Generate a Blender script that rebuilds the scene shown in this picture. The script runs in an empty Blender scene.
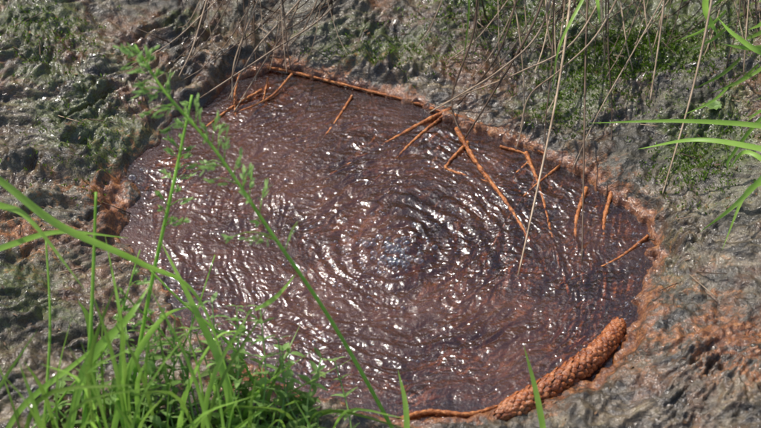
import bpy, math, random
import numpy as np
from mathutils import Vector
random.seed(7); rng=np.random.default_rng(7)
sc=bpy.context.scene
# ---------------------------------------------------------------- layout
F=101.0; D=2.4; PITCH=math.radians(45)
CAM=np.array([0,-D*math.cos(PITCH),D*math.sin(PITCH)])
fw=np.array([0,math.cos(PITCH),-math.sin(PITCH)]); up=np.array([0,math.sin(PITCH),math.cos(PITCH)])
def P(u,v,z=0.0):
    """plan survey: position at height z"""
    k=36.0/F/761.0
    d=fw+np.array([1,0,0])*(u-380.5)*k+up*(214-v)*k
    t=(z-CAM[2])/d[2]
    return CAM+d*t
# ---------------------------------------------------------------- noise
_pc={}
def perlin(x,y,seed=0,px=None):
    if seed not in _pc:
        r=np.random.default_rng(1000+seed); perm=r.permutation(256); ang=r.random(256)*2*np.pi
        _pc[seed]=(perm,np.cos(ang),np.sin(ang))
    perm,gx,gy=_pc[seed]
    xi=np.floor(x).astype(int); yi=np.floor(y).astype(int); xf=x-xi; yf=y-yi
    def g(ix,iy,dx,dy):
        if px: ix=ix%px
        h=perm[(perm[ix&255]+iy)&255]
        return gx[h]*dx+gy[h]*dy
    s=lambda t:t*t*t*(t*(t*6-15)+10)
    a=g(xi,yi,xf,yf); b=g(xi+1,yi,xf-1,yf); c=g(xi,yi+1,xf,yf-1); d=g(xi+1,yi+1,xf-1,yf-1)
    u=s(xf); v=s(yf)
    return ((a*(1-u)+b*u)*(1-v)+(c*(1-u)+d*u)*v)*1.5
def fbm(x,y,o=4,seed=0,g=0.5):
    s=0;a=1
    for i in range(o):
        s=s+a*perlin(x*2**i+i*13.7,y*2**i-i*7.1,seed+i); a*=g
    return s
def sst(a,b,x):
    t=np.clip((x-a)/(b-a),0,1); return t*t*(3-2*t)
# ---------------------------------------------------------------- pool outline
out=[(272,68),(330,80),(400,100),(470,127),(545,157),(608,190),(640,220),(652,252),(640,292),(632,335),(604,368),(560,395),(505,412),(430,416),(365,410),(300,396),(262,378),(215,340),(178,305),(145,275),(128,240),(122,205),(136,170),(162,138),(200,110),(236,84)]
poly=np.array([P(u,v)[:2] for u,v in out])
for _ in range(2):
    q=0.85*poly+0.15*np.roll(poly,-1,0); r_=0.15*poly+0.85*np.roll(poly,-1,0)
    poly=np.stack([q,r_],1).reshape(-1,2)
def sdist(x,y):
    sh=x.shape; x=x.ravel(); y=y.ravel()
    far=np.hypot(x-0.02,y+.02)
    res=far-.2; m=far<.75; xx=x[m]; yy=y[m]
    d2=np.full(xx.shape,1e9); ins=np.zeros(xx.shape,bool)
    n=len(poly)
    for i in range(n):
        ax,ay=poly[i]; bx,by=poly[(i+1)%n]; ex=bx-ax; ey=by-ay
        t=np.clip(((xx-ax)*ex+(yy-ay)*ey)/(ex*ex+ey*ey),0,1)
        d2=np.minimum(d2,(xx-ax-t*ex)**2+(yy-ay-t*ey)**2)
        if ay!=by:
            ins^=((ay>yy)!=(by>yy))&(xx<ex*(yy-ay)/ey+ax)
    res[m]=np.where(ins,-1,1)*np.sqrt(d2)
    return res.reshape(sh)
VENT=P(398,248)
def height(x,y,sd=None,full=False):
    if sd is None: sd=sdist(x,y)
    lf=sst(-.12,-.26,x)          # the left shore is ragged and seeps into the ground
    topedge=sst(.02,.10,y)*sst(-.15,-.10,x)
    sdn=sd+(0.013+.010*lf-.009*topedge)*fbm(x*15,y*15,3,3)+0.006*perlin(x*55,y*55,5)+.003*perlin(x*140,y*140,6)
    a=math.radians(38); xr=x*math.cos(a)+y*math.sin(a); yr=-x*math.sin(a)+y*math.cos(a)
    wx=xr+.03*fbm(x*8,y*8,3,12); wy=yr+.03*fbm(x*8+5,y*8,3,14)
    left=sst(0.05,-0.3,x)
    rid=1-np.abs(fbm(wx*6,wy*22,4,11))*1.8
    lum=fbm(wx*5,wy*7,4,21)
    bil=.6*np.abs(perlin(wx*15,wy*26,31))+.4*np.abs(perlin(wx*38,wy*56,32))+.28*np.abs(perlin(wx*80,wy*110,33))+.18*np.abs(perlin(wx*170,wy*210,34))
    o=0.012+0.015*lum+0.009*left*rid+0.018*bil*(.5+.8*sst(-.3,.5,fbm(x*7,y*7,2,36)))+0.0010*fbm(x*160,y*160,2,41)
    o=o+0.02*sst(0.03,0.25,sd)+0.10*sst(0.40,0.75,y)+0.03*sst(0.2,0.5,x)
    o=np.maximum(o,0.0035+0.0015*perlin(x*60,y*60,8))
    lip=(0.0028-.0020*lf)*np.exp(-((sdn-0.003)/0.005)**2)*(1+1.2*perlin(x*50,y*50,9))
    w=sst(-0.003,0.030,sdn)
    outz=0.0020+(o-0.0020)*w+lip+.0018*perlin(x*90,y*90,7)*sst(.0,.01,sdn)
    ins=-0.048*sst(0.0,-0.18,sdn)-0.008*sst(0.001,-0.010,sdn)
    ins=ins+0.012*fbm(x*14,y*14,4,51)*sst(0,-0.05,sdn)
    rv=np.hypot((x-VENT[0]-0.02),y-VENT[1])
    ins=ins-0.03*np.exp(-(rv/0.045)**2)+0.022*np.exp(-((rv-0.10)/0.03)**2)
    h=np.where(sdn<0.0,ins+lip,outz)
    return (h,sdn) if full else h
def hz(x,y): return float(height(np.array([x]),np.array([y]))[0])
def G(u,v,dz=0.0):
    p=P(u,v,0.02); z=hz(p[0],p[1]); p=P(u,v,z); return Vector((p[0],p[1],z+dz))
# ---------------------------------------------------------------- mesh helpers
def mesh_obj(name,V,Fc,mat=None,smooth=True,attrs=None,parent=None):
    me=bpy.data.meshes.new(name)
    if isinstance(V,np.ndarray) and isinstance(Fc,np.ndarray):
        me.vertices.add(len(V)); me.vertices.foreach_set('co',V.astype(np.float32).ravel())
        me.loops.add(Fc.size); me.loops.foreach_set('vertex_index',Fc.astype(np.int32).ravel())
        me.polygons.add(len(Fc)); me.polygons.foreach_set('loop_start',(np.arange(len(Fc))*Fc.shape[1]).astype(np.int32))
        me.update(calc_edges=True)
    else:
        me.from_pydata([tuple(v) for v in V],[],Fc)
    me.polygons.foreach_set('use_smooth',[smooth]*len(me.polygons))
    if attrs:
        for k,a in attrs.items():
            at=me.attributes.new(k,'FLOAT','POINT'); at.data.foreach_set('value',np.asarray(a,dtype=np.float32).ravel())
    me.update()
    ob=bpy.data.objects.new(name,me); sc.collection.objects.link(ob)
    if mat: me.materials.append(mat)
    if parent: ob.parent=parent
    return ob
def gridmesh(xs,ys):
    X,Y=np.meshgrid(xs,ys); nx=len(xs); ny=len(ys)
    i=np.arange(nx*ny).reshape(ny,nx)
    Fq=np.stack([i[:-1,:-1],i[:-1,1:],i[1:,1:],i[1:,:-1]],-1).reshape(-1,4)
    return X,Y,Fq
# ---------------------------------------------------------------- materials
class M:
    def __init__(s,name):
        s.m=bpy.data.materials.new(name); s.m.use_nodes=True; s.t=s.m.node_tree; s.t.nodes.clear()
        s.o=s.n('ShaderNodeOutputMaterial')
    def n(s,t,**k):
        nd=s.t.nodes.new(t)
        for a,b in k.items(): setattr(nd,a,b)
        return nd
    def l(s,a,b): s.t.links.new(a,b)
    def set(s,sock,v):
        if isinstance(v,bpy.types.NodeSocket): s.l(v,sock)
        else: sock.default_value=v if not (isinstance(v,tuple) and len(v)==3 and sock.type=='RGBA') else (*v,1)
    def noise(s,sc_,det=5,rough=.55,dist=0,vec=None):
        nd=s.n('ShaderNodeTexNoise'); nd.inputs['Scale'].default_value=sc_; nd.inputs['Detail'].default_value=det
        nd.inputs['Roughness'].default_value=rough; nd.inputs['Distortion'].default_value=dist
        if vec is None: vec=s.coord()
        s.l(vec,nd.inputs['Vector']); return nd.outputs['Fac']
    def coord(s):
        if not hasattr(s,'_c'): s._c=s.n('ShaderNodeTexCoord').outputs['Object']
        return s._c
    def mapped(s,rot,scale):
        mp=s.n('ShaderNodeMapping'); mp.inputs['Rotation'].default_value=rot; mp.inputs['Scale'].default_value=scale; s.l(s.coord(),mp.inputs[0]); return mp.outputs[0]
    def attr(s,name): return s.n('ShaderNodeAttribute',attribute_name=name).outputs['Fac']
    def math(s,op,a,b=0.0,c=None,clamp=False):
        nd=s.n('ShaderNodeMath',operation=op,use_clamp=clamp); s.set(nd.inputs[0],a); s.set(nd.inputs[1],b)
        if c is not None: s.set(nd.inputs[2],c)
        return nd.outputs[0]
    def ramp(s,f,stops,interp='LINEAR'):
        nd=s.n('ShaderNodeValToRGB'); cr=nd.color_ramp; cr.interpolation=interp
        while len(cr.elements)<len(stops): cr.elements.new(0.5)
        for e,(p,c) in zip(cr.elements,stops):
            e.position=p; e.color=(*c,1) if isinstance(c,tuple) else (c,c,c,1)
        s.l(f,nd.inputs[0]); return nd.outputs[0]
    def mix(s,f,a,b,mode='MIX'):
        nd=s.n('ShaderNodeMix',data_type='RGBA',blend_type=mode); s.set(nd.inputs[0],f); s.set(nd.inputs[6],a); s.set(nd.inputs[7],b); return nd.outputs[2]
    def bump(s,h,st,dist,norm=None):
        nd=s.n('ShaderNodeBump'); nd.inputs['Strength'].default_value=st; nd.inputs['Distance'].default_value=dist
        s.l(h,nd.inputs['Height'])
        if norm is not None: s.l(norm,nd.inputs['Normal'])
        return nd.outputs[0]
    def principled(s,col,rough=.5,spec=.5,norm=None,coat=None,cnorm=None):
        p=s.n('ShaderNodeBsdfPrincipled'); s.set(p.inputs['Base Color'],col); s.set(p.inputs['Roughness'],rough); s.set(p.inputs['Specular IOR Level'],spec)
        if norm is not None: s.l(norm,p.inputs['Normal'])
        if coat is not None:
            s.set(p.inputs['Coat Weight'],coat); p.inputs['Coat Roughness'].default_value=.12
            if cnorm is not None: s.l(cnorm,p.inputs['Coat Normal'])
        return p.outputs[0]
    def out(s,sh): s.l(sh,s.o.inputs[0]); return s.m
# ground
g=M('wet_ground')
mpv=g.mapped((0,0,math.radians(-38)),(.55,1.25,1))
n1=g.noise(8,6,.6,.6,mpv); n2=g.noise(30,8,.70,.9,mpv); n3=g.noise(120,5,.70,.4); n4=g.noise(420,3,.6); n5=g.noise(14,5,.6,.5)
base=g.ramp(n2,[(.33,(.012,.008,.004)),(.45,(.060,.040,.018)),(.53,(.145,.100,.048)),(.66,(.38,.28,.16))])
base2=g.ramp(n2,[(.35,(.016,.014,.010)),(.48,(.080,.070,.047)),(.56,(.18,.160,.115)),(.66,(.38,.34,.26))])
base=g.mix(g.ramp(n1,[(.44,0.0),(.62,1.0)]),base,base2)
base=g.mix(g.math('MULTIPLY',g.ramp(n5,[(.49,0.0),(.62,1.0)]),.7),base,g.ramp(n3,[(.35,(.050,.017,.006)),(.6,(.25,.105,.038))]))
moss=g.math('ADD',g.attr('moss'),g.math('MULTIPLY',g.math('SUBTRACT',n2,.5),1.8))
mossf=g.ramp(moss,[(.34,0.0),(.58,1.0)])
mosc=g.ramp(n3,[(.35,(.018,.026,.004)),(.5,(.060,.085,.012)),(.68,(.15,.19,.03))])
col=g.mix(g.math('MULTIPLY',mossf,.85),base,mosc)
rust=g.math('ADD',g.attr('rust'),g.math('MULTIPLY',g.math('SUBTRACT',n3,.5),1.2))
rust=g.math('ADD',rust,g.math('MULTIPLY',g.math('SUBTRACT',n2,.5),2.0))
rustf=g.ramp(rust,[(.36,0.0),(.62,1.0)])
rusc=g.ramp(n3,[(.33,(.06,.015,.005)),(.5,(.23,.070,.018)),(.68,(.50,.21,.065))])
col=g.mix(g.math('MULTIPLY',rustf,.9),col,rusc)
bed=g.ramp(n5,[(.36,(.12,.030,.010)),(.5,(.42,.13,.034)),(.64,(.70,.29,.08))])
bed=g.mix(g.ramp(n2,[(.42,.75),(.54,0.0)]),bed,(.07,.020,.008))
col=g.mix(g.math('MULTIPLY',g.attr('under'),.92),col,bed)
col=g.mix(g.math('MULTIPLY',g.ramp(n4,[(.38,1.0),(.58,0.0)]),.6),col,g.mix(1.0,col,(.36,.32,.26),'MULTIPLY'))
hgt=g.math('ADD',g.math('MULTIPLY',n3,.7),g.math('MULTIPLY',n4,.3))
nb=g.bump(hgt,.9,.005)
cb=g.bump(g.math('ADD',g.noise(95,3,.5,.5),g.math('MULTIPLY',n4,.30)),.85,.0045)
wet=g.math('MAXIMUM',g.ramp(n1,[(.44,1.0),(.64,.30)]),g.math('MULTIPLY',g.attr('under'),.5))
mat_ground=g.out(g.principled(col,g.ramp(n2,[(.35,.30),(.6,.52)]),.5,nb,wet,cb))
# water
w=M('spring_water')
wb=w.bump(w.noise(230,3,.6,1.0),.55,.0011)
fr=w.n('ShaderNodeFresnel'); fr.inputs['IOR'].default_value=2.0; w.l(wb,fr.inputs['Normal'])
tr=w.n('ShaderNodeBsdfTransparent'); tr.inputs[0].default_value=(.93,.74,.62,1)
df=w.n('ShaderNodeBsdfDiffuse'); w.set(df.inputs[0],w.mix(w.ramp(w.noise(9,4,.6),[(.35,0.0),(.65,1.0)]),(.095,.036,.020),(.17,.078,.052)))
w.l(wb,df.inputs['Normal'])
gl=w.n('ShaderNodeBsdfGlossy'); gl.inputs['Roughness'].default_value=.055; w.l(wb,gl.inputs['Normal'])
m1=w.n('ShaderNodeMixShader'); w.l(w.attr('turbid'),m1.inputs[0]); w.l(tr.outputs[0],m1.inputs[1]); w.l(df.outputs[0],m1.inputs[2])
m2=w.n('ShaderNodeMixShader'); w.l(fr.outputs[0],m2.inputs[0]); w.l(m1.outputs[0],m2.inputs[1]); w.l(gl.outputs[0],m2.inputs[2])
mat_water=w.out(m2.outputs[0])
def leafmat(name,c1,c2,trans=.45,scale=30,rough=.4):
    m=M(name); col=m.mix(m.ramp(m.noise(scale,3),[(.3,0.0),(.7,1.0)]),c1,c2)
    tip=m.attr('tone'); col=m.mix(1.0,col,m.ramp(tip,[(0.0,(.55,.5,.45)),(1.0,(1.25,1.2,1.1))]),'MULTIPLY')
    pr=m.principled(col,rough,.4); t=m.n('ShaderNodeBsdfTranslucent'); m.l(col,t.inputs[0])
    mx=m.n('ShaderNodeMixShader'); mx.inputs[0].default_value=trans; m.l(pr,mx.inputs[1]); m.l(t.outputs[0],mx.inputs[2])
    return m.out(mx.outputs[0])
mat_green=leafmat('green_blade',(.24,.46,.07),(.38,.64,.13),.5)
mat_leaf=leafmat('leaf_green',(.24,.42,.12),(.40,.60,.24),.5)
mat_dry=leafmat('dry_straw',(.26,.18,.12),(.58,.46,.34),.15,60,.5)
mat_dark=leafmat('dead_brown_straw',(.06,.035,.022),(.15,.10,.065),.1,60,.5)
mat_moss=leafmat('moss',(.08,.16,.012),(.20,.36,.035),.4,80,.6)
mat_litter=leafmat('litter',(.07,.04,.02),(.25,.15,.08),.1,90,.6)
mat_tree=leafmat('tree_leaves',(.05,.10,.02),(.10,.17,.035),.3,1,.5)
r=M('iron_coated_twig'); c=r.ramp(r.noise(150,5,.7),[(.33,(.09,.022,.007)),(.5,(.38,.12,.03)),(.68,(.68,.29,.10))])
mat_twig=r.out(r.principled(c,.5,.4,r.bump(r.noise(300,3),.9,.002)))
cc=M('cone_scales'); c=cc.ramp(cc.noise(110,5,.7),[(.3,(.14,.034,.010)),(.5,(.42,.13,.034)),(.7,(.70,.32,.13))])
c=cc.mix(1.0,c,cc.ramp(cc.attr('tone'),[(0.0,(.30,.25,.22)),(1.0,(1.2,1.1,1.05))]),'MULTIPLY')
mat_cone=cc.out(cc.principled(c,.27,.6,cc.bump(cc.noise(260,4),1.0,.0025)))
bk=M('bark'); mat_bark=bk.out(bk.principled(bk.ramp(bk.noise(12,6,.7),[(.35,(.03,.022,.015)),(.65,(.14,.11,.08))]),.8,.3,bk.bump(bk.noise(20,5),.8,.03)))
# ---------------------------------------------------------------- ground
def graded(a,b,step,far,n=45):
    c=np.arange(a,b+step/2,step); t=np.linspace(0,1,n+1)[1:]
    e=step*n*t+(far)*t**4
    return np.concatenate([(a-e)[::-1],c,b+e])
xs=graded(-.54,.54,.0017,40); ys=graded(-.42,.58,.0017,40)
X,Y,Fq=gridmesh(xs,ys); SD=sdist(X,Y); H,SDN=height(X,Y,SD,True)
H=H+0.15*fbm(X*.25,Y*.25,3,61)*sst(1.5,6,np.hypot(X,Y))
def blob(u,v,ru,rv=None):
    p=P(u,v); k=1/880.; rv=rv or ru
    return np.exp(-(((X-p[0])/(ru*k))**2+((Y-p[1])/(rv*k*1.4))**2))
moss=0.22+0*X
for b in [(620,60,75,38,.9),(700,165,45,35,.55),(500,15,60,25,.65),(95,150,60,40,.45),(380,55,90,25,.35),(60,90,70,40,.35),(560,110,50,20,.4),(690,60,70,40,.6),(20,300,60,60,.3),(40,40,50,25,.45),(670,280,30,40,.2),(180,40,40,25,.25)]:
    moss=moss+b[4]*blob(*b[:4])
lf=sst(-.14,-.24,X)
rust=(.60-.38*lf)*np.exp(-((SDN-0.001)/0.009)**2)+.20*np.exp(-(np.maximum(SDN,0)/.05)**2)
for b in [(735,375,45,40,.55),(700,300,40,40,.2),(610,205,50,45,.3),(280,390,60,30,.5),(640,310,25,40,.25),(110,215,20,40,.4),(265,75,60,16,.25),(450,408,80,12,.45),(30,260,50,30,.35),(660,360,60,40,.26),(540,390,60,20,.3),(150,60,60,30,.25),(60,200,50,20,.28),(20,250,40,20,.2)]:
    rust=rust+b[4]*blob(*b[:4])
under=sst(0.002,-0.006,SDN)
V=np.stack([X,Y,H],-1).reshape(-1,3)
mesh_obj('ground',V,Fq,mat_ground,True,dict(moss=moss*(1-under),rust=rust,under=under))
# ---------------------------------------------------------------- water
st=.00095
xs=np.arange(poly[:,0].min()-.03,poly[:,0].max()+.03,st); ys=np.arange(poly[:,1].min()-.03,poly[:,1].max()+.03,st)
X,Y,Fq=gridmesh(xs,ys); SD=sdist(X,Y)
wx=X+0.011*fbm(X*14,Y*14,3,71); wy=Y+0.011*fbm(X*14+9,Y*14+4,3,75)
dx=wx-VENT[0]; dy=wy-VENT[1]; r0=np.hypot(dx,dy); th=np.arctan2(dy,dx)/(2*np.pi)
amp=(0.60+0.40*sst(.36,.05,r0))*(.12+.88*sst(0.0,-.03,SD))*(.85+.5*fbm(X*9,Y*9,2,79))*1.12
def ridged(n): return 1-2*np.abs(n)
z=0
z=z+.0011*perlin(th*16+50,r0/.0135,81,px=16)*sst(.0,.05,r0)
z=z+.00072*ridged(perlin((th*44),r0/.0075,83,px=44))*sst(.03,.10,r0)
z=z+.00055*ridged(perlin(wx*62,wy*90,85))
z=z+.00042*ridged(perlin(wx*120,wy*170,87))
z=z+.00022*ridged(perlin(wx*240,wy*300,86))
z=z+.0009*fbm(wx*16,wy*18,2,88)
z=z+.0024*np.sin(r0/.0175*2*np.pi)*np.exp(-r0/.090)*(.7+.6*perlin(th*7,r0/.03,80,px=7))*sst(0,.03,r0)
z=z+.0030*np.exp(-(r0/.03)**2)*(1+.5*perlin(wx*110,wy*110,89))+.0018*perlin(wx*95,wy*115,92)*np.exp(-(r0/.05)**2)
Z=z*amp
edge=np.exp(-((SD)/.045)**2)
pt=P(530,190); pc=P(432,238); pr_=P(600,290); pb=P(480,360); pl=P(380,140); pv=P(392,252)
def gb_(p,r): return np.exp(-(np.hypot(X-p[0],(Y-p[1])/1.3)/r)**2)
turb=.46+.28*fbm(X*11,Y*11,4,91)-.20*edge-.36*gb_(pc,.035)-.24*gb_(pt,.12)-.22*gb_(pr_,.10)-.10*gb_(pb,.10)-.12*gb_(pl,.09)+.3*gb_(pv,.02)
turb=np.clip(turb,.06,.85)
keep=(SD<.030)
fk=keep.ravel()[Fq].all(1); Fq=Fq[fk]
used=np.unique(Fq); mp=np.zeros(X.size,int); mp[used]=np.arange(len(used))
V=np.stack([X,Y,Z],-1).reshape(-1,3)[used]
mesh_obj('spring_water',V,mp[Fq],mat_water,True,dict(turbid=turb.ravel()[used]))
# ---------------------------------------------------------------- strands
def spline(pts,n):
    pts=[np.array(p,float) for p in pts]
    if len(pts)==2: return [pts[0]+(pts[1]-pts[0])*t for t in np.linspace(0,1,n)]
    p=[2*pts[0]-pts[1]]+pts+[2*pts[-1]-pts[-2]]; res=[]
    m=len(pts)-1
    for t in np.linspace(0,m-1e-6,n):
        i=int(t); f=t-i; a,b,c,d=p[i:i+4]
        res.append(.5*((2*b)+(-a+c)*f+(2*a-5*b+4*c-d)*f*f+(-a+3*b-3*c+d)*f**3))
    return res
def cross(a,b): return np.array([a[1]*b[2]-a[2]*b[1],a[2]*b[0]-a[0]*b[2],a[0]*b[1]-a[1]*b[0]])
def unit(a): return a/(math.sqrt(a[0]*a[0]+a[1]*a[1]+a[2]*a[2])+1e-9)
class Acc:
    def __init__(s): s.V=[];s.F=[];s.T=[]
    def tube(s,pts,r0,r1,n=None,sides=6,tone=None,rf=None):
        n=n or max(4,len(pts)*5); c=spline(pts,n); b=len(s.V); tone=random.random() if tone is None else tone
        for i,p in enumerate(c):
            t=unit(c[min(i+1,n-1)]-c[max(i-1,0)])
            a=unit(cross(t,[0.3,0.2,1])); bb=cross(t,a)
            rr=r0+(r1-r0)*i/(n-1)
            if rf: rr*=rf(i/(n-1))
            for k in range(sides):
                an=2*math.pi*k/sides; s.V.append(p+rr*(a*math.cos(an)+bb*math.sin(an))); s.T.append(tone)
        for i in range(n-1):
            for k in range(sides):
                k2=(k+1)%sides; s.F.append((b+i*sides+k,b+i*sides+k2,b+(i+1)*sides+k2,b+(i+1)*sides+k))
        s.F.append(tuple(b+k for k in range(sides))[::-1]); s.F.append(tuple(b+(n-1)*sides+k for k in range(sides)))
    def blade(s,pts,w,n=None,twist=0.0,tone=None,side=None,fold=.25,tipw=.05,basew=.6):
        n=n or max(6,len(pts)*5); c=spline(pts,n); b=len(s.V); tone=random.random() if tone is None else tone
        ph=random.uniform(-.6,.6)
        for i,p in enumerate(c):
            t=unit(c[min(i+1,n-1)]-c[max(i-1,0)])
            ref=[0,-.7,.7] if side is None else side
            a=unit(cross(t,ref)); nn=cross(a,t)
            an=ph+twist*i/n; sd=a*math.cos(an)+nn*math.sin(an); nr=-a*math.sin(an)+nn*math.cos(an)
            f=i/(n-1); ww=w*.5*(basew+(1-basew)*min(1,f*3))*(1-(1-tipw)*max(0,(f-.35)/.65)**1.6)
            s.V+= [p-sd*ww+nr*ww*fold,p,p+sd*ww+nr*ww*fold]; s.T+=[tone]*3
        for i in range(n-1):
            o=b+i*3; s.F+=[(o,o+1,o+4,o+3),(o+1,o+2,o+5,o+4)]
    def leaf(s,p,d,nrm,L,W,tone=None,bend=.2,prof=((0,.08),(.2,.7),(.45,1),(.7,.8),(.9,.35),(1,.03))):
        p=np.array(p,float); d=unit(np.array(d,float))
        a=unit(cross(d,nrm)); nn=cross(a,d); b=len(s.V); tone=random.random() if tone is None else tone
        for f,w_ in prof:
            q=p+d*L*f-nn*bend*L*f*f
            s.V+=[q-a*W*.5*w_+nn*W*.15*w_,q,q+a*W*.5*w_+nn*W*.15*w_]; s.T+=[tone]*3
        for i in range(len(prof)-1):
            o=b+i*3; s.F+=[(o,o+1,o+4,o+3),(o+1,o+2,o+5,o+4)]
    def obj(s,name,mat,smooth=True): return mesh_obj(name,s.V,s.F,mat,smooth,dict(tone=s.T))
SM=((0,.1),(.5,1),(1,.05))
def pts(l): return [P(*q) for q in l]
# ---- submerged / rim twigs (iron coated)
def twig(name,l,r0,r1):
    a=Acc(); pp=pts(l)
    for i in range(1,len(pp)-1): pp[i]=pp[i]+rng.normal(0,.0012,3)*np.array([1,1,.3])
    s_=rng.random()*9
    a.tube(pp,r0,r1,n=len(pp)*12,sides=7,rf=lambda t:(1+.10*math.sin(t*37+s_)+.16*math.sin(t*91+s_))*(1 if t<.9 else 1-(t-.9)*7)); a.obj(name,mat_twig)
T='iron_coated_twig'
twig(T,[(262,66,.005),(300,74,.003),(352,86,.003),(410,102,.002),(455,116,.002)],.0018,.0015)
twig(T,[(430,108,.004),(480,124,.003),(530,146,.002),(575,168,.002),(628,198,.001)],.0019,.0015)
twig(T,[(456,128,.010),(478,162,.002),(512,212,-.0005),(556,288,-.003)],.0031,.0021)
twig(T,[(468,142,.004),(450,162,.001),(452,170,.0),(500,186,-.001),(545,200,-.003)],.0022,.0015)
twig(T,[(452,108,.006),(418,124,.001),(370,152,-.001),(296,194,-.003)],.0026,.0015)
twig(T,[(446,114,.003),(412,140,.0),(370,186,-.003)],.0022,.0014)
twig(T,[(586,188,.003),(576,232,-.0015),(584,285,-.004)],.0027,.0019)
twig(T,[(526,152,.002),(540,190,-.0005),(552,240,-.0015),(574,310,-.004)],.0025,.0017)
twig(T,[(500,146,.002),(530,158,-.0005),(514,182,-.0012),(580,202,-.003)],.0018,.0013)
twig(T,[(612,190,.004),(603,225,-.0005),(606,266,-.002),(604,318,-.004)],.0027,.0019)
twig(T,[(648,236,.003),(614,262,-.001),(560,284,-.003)],.0019,.0013)
twig(T,[(352,96,.002),(330,130,-.001),(292,178,-.003)],.0017,.0012)
twig(T,[(640,330,.003),(600,352,-.001),(540,380,-.002),(480,398,-.003)],.0030,.0020)
twig(T,[(560,165,.002),(520,200,-.001),(490,250,-.003)],.0016,.0011)
twig(T,[(262,90,.006),(232,108,.002),(200,132,-.002)],.0020,.0014)
twig(T,[(240,72,.016),(236,95,.008),(236,122,-.002)],.0015,.0012)
twig(T,[(292,74,.010),(268,98,.003),(222,118,-.002)],.0016,.0012)
twig(T,[(268,78,.006),(262,106,-.002)],.0015,.0012)
twig(T,[(398,420,.004),(430,412,.003),(470,414,.003),(505,404,.002)],.0030,.0022)
twig(T,[(250,372,.004),(262,392,.004),(300,408,.004),(340,414,.004)],.0026,.0020)
# ---- cone
def cone():
    A=Acc(); pa=pts([(494,418,.004),(530,400,.006),(575,371,.006),(604,346,.005),(621,322,.003)]); N=60; c=spline(pa,N); R=.0125
    prof=lambda t: R*min(1,(max(t,0)/.10)**.5 if t<.10 else 1)*(1-.34*max(0,(t-.45)/.55)**1.5)*(1 if t<.9 else math.sqrt(max(.05,1-((t-.9)/.1)**2*.9)))
    A.tube(pa,.86,.86,n=40,sides=14,tone=0.15,rf=lambda t:prof(t))
    ns=360; ga=math.pi*(3-math.sqrt(5))
    for k in range(ns):
        t=.01+.96*(k+.5)/ns; x=t*(N-1); i=int(x); f=x-i; p=c[i]*(1-f)+c[min(i+1,N-1)]*f
        Tn=unit(c[min(i+1,N-1)]-c[max(i-1,0)])
        a=unit(cross(Tn,[0,0,1])); b=cross(a,Tn); an=k*ga+random.uniform(-.12,.12)
        n=a*math.cos(an)+b*math.sin(an); s=cross(n,Tn); r=prof(t); L=.0083*(.6+.4*r/R); W=.0076*(.35+.65*r/R)
        lift=random.uniform(-.03,.07)
        b0=len(A.V); rows=[(-.35,.5,.90),(0,.95,1.0+lift*.3),(.35,1,1.08+lift),(.62,.75,1.11+lift),(.8,.3,1.03+lift)]; j=random.uniform(.75,1.15)
        for (al,wd,rad) in rows:
            for sgn in (-1,-.5,0,.5,1):
                A.V.append(p+Tn*L*al*j+s*W*.5*wd*sgn+n*r*(rad*(1-.12*sgn*sgn))+rng.normal(0,.00025,3)); A.T.append(.2+.8*(al+.35)/1.15*random.uniform(.6,1))
        for q in range(4):
            for m in range(4):
                o=b0+q*5+m; A.F.append((o,o+1,o+6,o+5))
    A.obj('spruce_cone',mat_cone)
cone()
# ---- bubbles
b=M('bubble_film'); tb=b.n('ShaderNodeBsdfTransparent'); gb=b.n('ShaderNodeBsdfGlossy'); gb.inputs[1].default_value=.03
lw=b.n('ShaderNodeLayerWeight'); lw.inputs[0].default_value=.35; mm=b.n('ShaderNodeMixShader'); b.l(b.math('ADD',b.math('MULTIPLY',lw.outputs['Facing'],.7),.10,clamp=True),mm.inputs[0]); b.l(tb.outputs[0],mm.inputs[1]); b.l(gb.outputs[0],mm.inputs[2]); mat_b=b.out(mm.outputs[0])
def bubbles(name,l):
    V=[];Fc=[]
    for (u,v,r,z0) in l:
        p=P(u,v,z0); b0=len(V); nr,ns=6,12
        for i in range(nr+1):
            a=i/nr*math.pi*.55
            for k in range(ns):
                q=2*math.pi*k/ns; V.append((p[0]+r*math.sin(a)*math.cos(q),p[1]+r*math.sin(a)*math.sin(q),p[2]+r*math.cos(a)*.85))
        for i in range(nr):
            for k in range(ns):
                Fc.append((b0+i*ns+k,b0+(i+1)*ns+k,b0+(i+1)*ns+(k+1)%ns,b0+i*ns+(k+1)%ns))
    mesh_obj(name,V,Fc,mat_b)
L=[(rng.normal(394,13),rng.normal(251,9),abs(rng.normal(.0024,.0014))+.0009,.003) for _ in range(90)]
for _ in range(330):
    a=rng.uniform(0,6.28); rr=abs(rng.normal(0,95)); L.append((398+rr*1.5*math.cos(a),248+rr*math.sin(a),abs(rng.normal(.0011,.0007))+.0007,.0004))
L=[q for q in L if sdist(np.array([P(q[0],q[1])[0]]),np.array([P(q[0],q[1])[1]]))[0]<-.01]
bubbles('spring_bubbles',L)
EB=[(618,160,.006),(611,170,.005),(625,172,.0045),(603,165,.004),(632,182,.004),(598,172,.005),(612,182,.004),(132,178,.006),(141,170,.003),(126,186,.003)]+[(rng.uniform(590,640),rng.uniform(160,215),.0025) for _ in range(14)]
for (u0,v0),(u1,v1) in [((640,225),(650,250)),((650,255),(632,330)),((630,335),(600,366))]:
    for _ in range(16):
        t=rng.random(); EB.append((u0+(u1-u0)*t+rng.normal(-7,3),v0+(v1-v0)*t,abs(rng.normal(.0014,.0008))+.0008))
bubbles('edge_bubbles',[(a,b_,c_,.001) for a,b_,c_ in EB])
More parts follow.
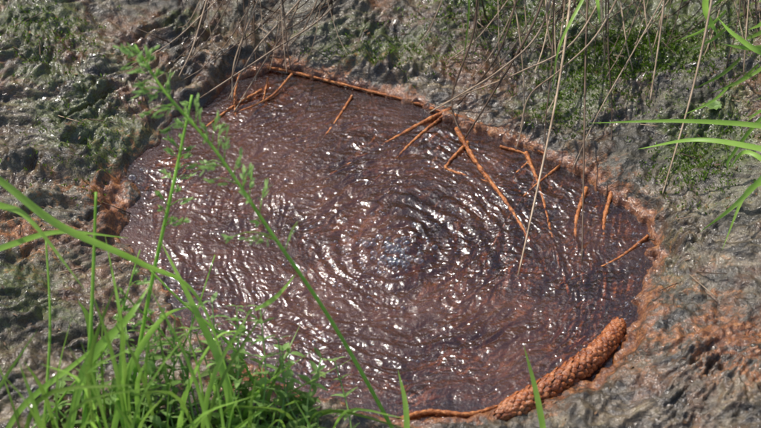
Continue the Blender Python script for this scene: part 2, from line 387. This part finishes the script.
# ---- dry stalks hanging in from the bank (far side)
A=Acc(); Bk=Acc()
def stalk(l,r=.0012,acc=A,tone=None): acc.tube(pts(l),r,r*.55,n=len(l)*8,sides=5,tone=tone)
stalk([(575,-60,.14),(568,20,.11),(556,100,.07),(536,195,.03),(518,276,.001)],.0018,tone=1)
stalk([(590,-60,.12),(586,40,.09),(584,150,.04),(582,262,.0)],.0015,Bk,1)
stalk([(640,-50,.16),(600,30,.10),(560,70,.08),(530,95,.05),(520,130,.02)],.0014,tone=.5)
stalk([(560,-60,.16),(535,20,.11),(495,90,.05),(465,138,.008)],.0018,Bk,.9)
stalk([(530,-50,.14),(500,50,.07),(458,105,.01)],.0014,Bk,.5)
stalk([(478,-50,.14),(474,30,.08),(452,100,.02),(468,150,.003)],.0015,Bk,.8)
stalk([(560,-40,.14),(540,30,.10),(500,70,.07),(455,98,.03),(430,112,.01)],.0016,tone=.45)
stalk([(620,-40,.14),(575,40,.10),(520,72,.07),(470,92,.03),(440,105,.01)],.0013,tone=.6)
stalk([(545,-40,.14),(548,30,.10),(560,80,.05),(545,118,.02)],.0013,tone=.8)
stalk([(600,-40,.14),(602,10,.11),(605,60,.05)],.0012,tone=.7)
stalk([(720,-50,.17),(708,20,.12),(690,100,.07),(662,196,.02)],.0018,tone=.7)
stalk([(668,-50,.16),(662,20,.10),(650,102,.04)],.0015,tone=1)
stalk([(640,-50,.12),(646,20,.09),(655,70,.04)],.0012,tone=.6)
stalk([(742,-40,.12),(738,20,.09),(720,90,.04)],.0012,Bk,.6)
stalk([(752,-40,.12),(745,50,.09),(742,110,.04)],.001,tone=.5)
stalk([(610,-50,.13),(608,40,.09),(612,120,.04),(606,200,.002)],.0010,Bk,.4)
stalk([(555,-50,.13),(552,60,.08),(545,130,.04),(548,180,.002)],.0010,Bk,.9)
stalk([(690,-50,.13),(640,40,.09),(600,110,.05),(572,170,.01)],.0010,tone=.6)
stalk([(505,-50,.13),(520,40,.08),(524,110,.03),(516,150,.002)],.0010,tone=.5)
stalk([(380,-60,.12),(330,10,.07),(270,52,.05),(200,98,.02)],.0016,tone=.35)
stalk([(345,-60,.12),(300,0,.07),(255,50,.04),(228,100,.008)],.0015,tone=.5)
stalk([(275,-60,.12),(258,0,.08),(235,60,.04),(232,100,.01)],.0015,tone=.55)
stalk([(256,-60,.11),(254,20,.06),(257,80,.01)],.0012,Bk,.8)
stalk([(330,-60,.12),(272,15,.05),(215,60,.03)],.0013,Bk,.9)
stalk([(312,-60,.10),(296,10,.06),(262,66,.02),(234,112,.003)],.0014,tone=.25)
stalk([(245,-40,.08),(205,30,.04),(165,70,.025)],.0009,Bk,.5)
stalk([(215,-30,.08),(190,20,.04),(178,28,.03)],.0009,tone=.3)
for i in range(90):
    u=rng.choice([rng.uniform(430,610),rng.uniform(560,761),rng.uniform(560,761),rng.uniform(200,350)]); L_=rng.uniform(15,80)
    du=rng.normal(-12,28)
    stalk([(u-du,-60,.12+rng.uniform(0,.05)),(u-du*.3,-10,.09),(u+du*.4,L_*.6,.06),(u+du,L_,.045)],rng.uniform(.0005,.0014),A if rng.random()<.5 else Bk,rng.random())
for i in range(34):   # fallen straw lying on the ground
    u,v=rng.choice([(rng.uniform(150,300),rng.uniform(5,90)),(rng.uniform(640,760),rng.uniform(100,330)),(rng.uniform(0,150),rng.uniform(20,300)),(rng.uniform(420,620),rng.uniform(5,110))])
    an=rng.uniform(-.9,.9)+ (2.4 if rng.random()<.6 else 0); ll=rng.uniform(15,50)
    q=[G(u+math.cos(an)*ll*t,v-math.sin(an)*ll*.7*t,.003) for t in (-.5,0,.5)]
    (A if rng.random()<.5 else Bk).tube(q,.0008,.0005,n=8,sides=4)
A.obj('dry_grass_stalks',mat_dry); Bk.obj('dead_grass_stems',mat_dark)
# bank grass (rooted beyond the far edge)
T1=Acc(); T2=Acc()
xx=rng.uniform(-.8,1.0,1000); yy=rng.uniform(.55,.95,1000); zz=height(xx,yy)
for x,y,z in zip(xx,yy,zz):
    if x<-.1 and rng.random()<.6: continue
    h=rng.uniform(.12,.30); lean=rng.normal(0,.10,2)
    (T1 if rng.random()<.45 else T2).blade([(x,y,z-.01),(x+lean[0]*.3,y+lean[1]*.3-.01,z+h*.6),(x+lean[0],y+lean[1]-.03,z+h)],rng.uniform(.003,.006),n=7)
T1.obj('bank_grass',mat_green); T2.obj('dry_bank_grass',mat_dry)
# ---- green blades, right
R=Acc()
def bl(acc,l,w,**k): acc.blade(pts(l),w,n=len(l)*8,**k)
bl(R,[(840,140,.10),(761,126,.11),(680,121,.11),(590,123,.09)],.0060,tone=.9)
bl(R,[(850,170,.10),(775,152,.12),(700,140,.12),(638,149,.08)],.0075,tone=.9)
bl(R,[(820,120,.08),(775,165,.12),(735,205,.10),(700,232,.06)],.0065,tone=.95)
bl(R,[(800,150,.08),(765,180,.10),(745,195,.09),(722,250,.05)],.006,tone=.6)
bl(R,[(800,190,.08),(770,165,.10),(745,152,.10),(730,168,.07)],.006,tone=.9)
bl(R,[(830,60,.10),(770,55,.13),(735,35,.13),(718,18,.12)],.007,tone=.9)
bl(R,[(800,40,.10),(755,48,.12),(722,44,.12)],.006,tone=.6)
bl(R,[(712,-40,.10),(705,5,.12),(712,25,.11),(718,34,.10)],.008,tone=.9)
bl(R,[(790,110,.07),(762,118,.1),(730,158,.07),(728,170,.06)],.0045,tone=.7)
bl(R,[(600,-40,.14),(585,-5,.15),(560,45,.12),(552,90,.07)],.004,tone=.7)
bl(R,[(590,-40,.14),(597,0,.15),(600,25,.13)],.005,tone=.8)
bl(R,[(470,-40,.12),(468,20,.08),(462,70,.04)],.0028,tone=.5)
bl(R,[(790,-20,.12),(765,20,.12),(748,30,.10)],.006,tone=.6)
for i in range(20):
    u=rng.uniform(690,800); v=rng.uniform(-10,110); bl(R,[(u+30,v-25,.05),(u+8,v-5,.09),(u-22,v+rng.uniform(0,18),.07)],rng.uniform(.0025,.005))
R.obj('green_grass_blades',mat_green)
q=Acc(); p=G(713,111,.006)
for k in range(9):
    a=k*.7; q.leaf(p,(math.cos(a),math.sin(a)*.8,.55),np.array([0,0,1.]),.010,.009,tone=.6)
q.obj('pennywort_leaf',mat_leaf)
# ---- foreground meadow grass (left)
S=Acc(); Fl=Acc()
def stem(l,r,tone=.7): S.tube(pts(l),r,r*.5,n=len(l)*9,sides=6,tone=tone)
mainstem=[(410,470,.0),(392,428,.05),(332,322,.16),(268,228,.25),(215,150,.31),(165,92,.35),(135,45,.37)]
stem(mainstem,.0022,.9)
def panicle(l,a,b,n,spread,size):
    c=spline(pts(l),100)
    for k in range(n):
        t=a+(b-a)*k/n; p=c[int(t*99)]; T_=unit(c[min(99,int(t*99)+2)]-c[max(0,int(t*99)-2)])
        for _ in range(rng.integers(1,3)):
            dirv=rng.normal(0,1,3); dirv-=T_*dirv.dot(T_); dirv=unit(dirv); dirv=unit(dirv*.8+T_*.7+np.array([0,0,-.2]))
            L_=spread*(1-.6*(t-a)/(b-a))*rng.uniform(.4,1); e=p+dirv*L_; mid=(p+e)/2+np.array([0,0,.004]); e[2]-=.15*L_
            S.tube([p,mid,e],.0005,.0003,n=6,sides=4,tone=.8)
            for j in range(rng.integers(5,11)):
                f=rng.uniform(.35,1); pp=p+(e-p)*f
                Fl.leaf(pp,dirv+rng.normal(0,.35,3),rng.normal(0,1,3),size*rng.uniform(.7,1.2),size*.36,tone=rng.uniform(.5,1),bend=.1)
panicle(mainstem,.46,1.0,32,.058,.0085)
s2=[(120,470,.0),(132,390,.06),(150,290,.14),(172,190,.22),(192,95,.28)]
stem(s2,.0026,.9); panicle(s2,.66,1.0,12,.035,.008)
s3=[(78,470,.02),(86,400,.08),(92,300,.15),(96,192,.22)]
stem(s3,.0028,.8)
stem([(40,480,.02),(46,400,.08),(50,320,.13),(46,240,.17)],.0020,.7)
stem([(300,470,.0),(262,400,.05),(235,350,.1),(180,300,.14),(150,270,.16)],.0018,.8)
stem([(150,470,.0),(160,400,.05),(190,330,.1),(215,255,.14)],.0012,.8)
s4=[(20,470,.02),(60,400,.08),(110,340,.13),(140,250,.18)]
stem(s4,.0013,.8); panicle(s4,.7,1.0,7,.03,.007)
s5=[(210,470,.0),(200,420,.04),(175,350,.1),(120,290,.16)]
stem(s5,.0013,.8); panicle(s5,.7,1.0,7,.03,.007)
W=Acc()
fg=[([(-60,140,.30),(0,180,.28),(60,225,.25),(140,262,.21),(200,300,.17),(245,430,.08)],.009,.95),
([(235,470,.0),(225,380,.10),(195,310,.16),(160,240,.20)],.0085,.8),
([(105,480,.0),(125,380,.1),(160,320,.15),(192,305,.17)],.0080,.9),
([(408,480,.0),(406,410,.05),(398,370,.08)],.0060,.95),
([(552,480,.0),(538,400,.05),(524,346,.09)],.0065,.6),
([(255,310,.16),(275,298,.17),(296,274,.18)],.0045,.9),
([(60,480,.02),(85,370,.12),(128,318,.17),(150,285,.18)],.009,.8),
([(-30,260,.22),(10,245,.22),(60,232,.22),(128,238,.20)],.0060,.95),
([(-40,190,.24),(0,205,.25),(30,220,.25),(85,290,.2)],.0065,.8),
([(95,430,.04),(90,330,.12),(78,300,.15)],.007,.7),
([(180,470,.0),(185,400,.08),(215,340,.13),(245,330,.13)],.006,.8),
([(135,470,.0),(120,400,.08),(122,330,.14),(105,235,.2)],.006,.9),
([(-10,470,.04),(20,410,.08),(80,360,.12),(135,315,.16)],.006,.8)]
for l,w_,t in fg: bl(W,l,w_,tone=t,twist=rng.uniform(-.8,.8))
for i in range(95):
    u=rng.uniform(-30,330); v=rng.uniform(415,500) ; hgt=rng.uniform(.04,.20)*(1 if u<230 else .5); g0=np.array(G(u,v)); ln=rng.normal([0.01,0.01],.045,2)
    W.blade([g0-[0,0,.005],g0+[ln[0]*.3,ln[1]*.3,hgt*.6],g0+[ln[0],ln[1],hgt]],rng.uniform(.002,.0055),n=8,twist=rng.uniform(-1,1),tone=rng.random())
W.obj('meadow_grass_blades',mat_green); S.obj('meadow_grass_stems',mat_green); Fl.obj('meadow_grass_panicles',mat_leaf)
# ---- leafy weeds (bottom left)
def weed(name,tips,ls=1.0,gap=.015):
    A=Acc()
    for (u,v,h,u0,v0) in tips:
        p0=np.array(G(u0,v0)); p1=P(u,v,h); mid=(p0+p1)/2+rng.normal(0,.010,3)
        A.tube([p0,mid,p1],.0012,.0006,n=14,sides=5,tone=.8); c=spline([p0,mid,p1],60)
        nn=max(4,int(np.linalg.norm(p1-p0)/gap))
        for k in range(1,nn+1):
            t=k/nn; i=min(59,int(t*59)); p=c[i]; T_=unit(c[min(59,i+1)]-c[max(0,i-1)])
            a=unit(cross(T_,[.1,.2,1])); b_=cross(T_,a); m=rng.integers(2,6); o=rng.random()*6
            for j in range(m):
                an=o+2*math.pi*j/m+rng.normal(0,.3); d=a*math.cos(an)+b_*math.sin(an)+T_*rng.uniform(.2,.8); s=ls*rng.uniform(.008,.020)*(1.1-.35*t)
                A.leaf(p,d,T_,s,s*rng.uniform(.32,.55),tone=rng.uniform(.2,1),bend=rng.uniform(0,.6))
    A.obj(name,mat_leaf)
def tips(n,ua,ub,va,vb):
    r=[]
    for _ in range(n):
        u=rng.uniform(ua,ub); v=rng.uniform(va,vb); h=max(.02,(440-v)/880*.8*rng.uniform(.8,1.2)); r.append((u,v,h,u+rng.uniform(-35,45),rng.uniform(425,490)))
    return r
weed('bedstraw_plant',tips(22,125,270,300,400),1.2)
weed('bedstraw_plant',tips(18,215,335,340,420),1.15)
weed('bedstraw_plant',tips(12,90,190,330,420),1.15)
weed('chickweed_plant',tips(7,-10,110,370,425),1.2,.02)
# ---- moss cushions: tiny shoots
Mo=Acc()
for (u0,v0,su,sv,n) in [(620,62,42,18,1700),(698,165,26,20,500),(500,15,45,15,700),(690,60,50,25,500),(95,150,40,25,200),(380,50,60,15,300),(570,105,30,10,200),(40,45,35,20,250)]:
    uu=rng.normal(u0,su,n); vv=rng.normal(v0,sv,n)
    p=np.array([P(a,b_,.03) for a,b_ in zip(uu,vv)]); sdv=sdist(p[:,0],p[:,1]); z=height(p[:,0],p[:,1],sdv)
    for q_,s_,zz in zip(p,sdv,z):
        if s_<.02: continue
        for _ in range(3):
            o=rng.normal(0,.002,2); d=np.array([rng.normal(0,.6),rng.normal(0,.6),1.])
            Mo.leaf((q_[0]+o[0],q_[1]+o[1],zz-.001),d,rng.normal(0,1,3),rng.uniform(.003,.0055),.0018,tone=rng.random(),prof=SM)
Mo.obj('moss_cushions',mat_moss)
# ---- litter & grit
Li=Acc()
p=np.array([P(rng.uniform(-30,790),rng.uniform(-20,450),.02) for _ in range(1000)]); s_=sdist(p[:,0],p[:,1]); z=height(p[:,0],p[:,1],s_)
for i in range(1000):
    if s_[i]<.004: continue
    a=rng.uniform(0,6.28); L_=rng.uniform(.002,.008)
    Li.leaf((p[i,0],p[i,1],z[i]+.001),(math.cos(a),math.sin(a),rng.normal(0,.2)),np.array([rng.normal(0,.3),rng.normal(0,.3),1]),L_,L_*rng.uniform(.15,.5),tone=rng.random(),bend=rng.uniform(-.2,.3))
Li.obj('plant_litter',mat_litter)
# ---- unseen trees, added so the ripples mirror dark foliage against bright sky
def tree(x,y,Ht,seed):
    rg=np.random.default_rng(seed); z0=-.1
    root=bpy.data.objects.new('added_reflection_tree',None); sc.collection.objects.link(root)
    A=Acc(); A.tube([(x,y,z0),(x+.1,y,Ht*.4),(x+.05,y+.1,Ht*.95)],.13,.02,n=16,sides=10)
    C=[]
    for k in range(16):
        t=.28+.68*k/16; a=k*2.4; L_=(1.5*(1-t)+.45)*Ht/5; b0=np.array([x+.08,y+.03,Ht*t]); e=b0+np.array([math.cos(a)*L_,math.sin(a)*L_,L_*.45])
        A.tube([b0,(b0+e)/2+[0,0,-.05],e],.035,.01,n=8,sides=6)
        for _ in range(5): C.append(b0+(e-b0)*rg.uniform(.4,1.05)+rg.normal(0,.13,3))
    o=A.obj('trunk_and_limbs',mat_bark); o.parent=root
    C=np.array(C); n=4200; ctr=C[rg.integers(0,len(C),n)]+rg.normal(0,.17,(n,3))
    d=rg.normal(0,1,(n,3)); d/=np.linalg.norm(d,axis=1)[:,None]; e=np.cross(d,rg.normal(0,1,(n,3))); e/=np.linalg.norm(e,axis=1)[:,None]
    s=rg.uniform(.03,.055,(n,1)); V=np.stack([ctr-d*s,ctr+e*s*.6,ctr+d*s,ctr-e*s*.6],1).reshape(-1,3); Fq=np.arange(4*n).reshape(n,4)
    o=mesh_obj('leaves',V,Fq,mat_tree,False,dict(tone=np.repeat(rg.random(n),4))); o.parent=root
tree(-.9,5.6,4.6,1); tree(1.0,5.0,5.0,2); tree(2.9,5.6,4.6,3); tree(.1,7.2,6.9,4); tree(-2.7,6.0,4.2,5); tree(4.4,4.2,4.4,6)
# ---------------------------------------------------------------- light
EL=math.radians(55); AZ=math.radians(-44)
sd=Vector((math.sin(AZ)*math.cos(EL),math.cos(AZ)*math.cos(EL),math.sin(EL)))
wd=bpy.data.worlds.new('World'); sc.world=wd; wd.use_nodes=True; nt=wd.node_tree
sky=nt.nodes.new('ShaderNodeTexSky'); sky.sky_type='NISHITA'; sky.sun_disc=False; sky.sun_elevation=EL; sky.sun_rotation=AZ; sky.dust_density=2.0
bg=nt.nodes['Background']; bg.inputs[1].default_value=.15; nt.links.new(sky.outputs[0],bg.inputs[0])
ld=bpy.data.lights.new('sun','SUN'); ld.energy=4.2; ld.angle=math.radians(.5); ld.color=(1,.95,.88)
lo=bpy.data.objects.new('sun',ld); sc.collection.objects.link(lo); lo.rotation_euler=(-sd).to_track_quat('-Z','Y').to_euler()
# ---------------------------------------------------------------- camera
cd=bpy.data.cameras.new('camera'); cd.lens=F; cd.sensor_width=36; cd.clip_end=300; cd.clip_start=.05
cd.dof.use_dof=True; cd.dof.focus_distance=2.38; cd.dof.aperture_fstop=7
co=bpy.data.objects.new('camera',cd); sc.collection.objects.link(co); co.location=CAM; co.rotation_euler=(math.pi/2-PITCH,0,0)
sc.camera=co
sc.view_settings.view_transform='Standard'; sc.view_settings.look='None'; sc.view_settings.exposure=0
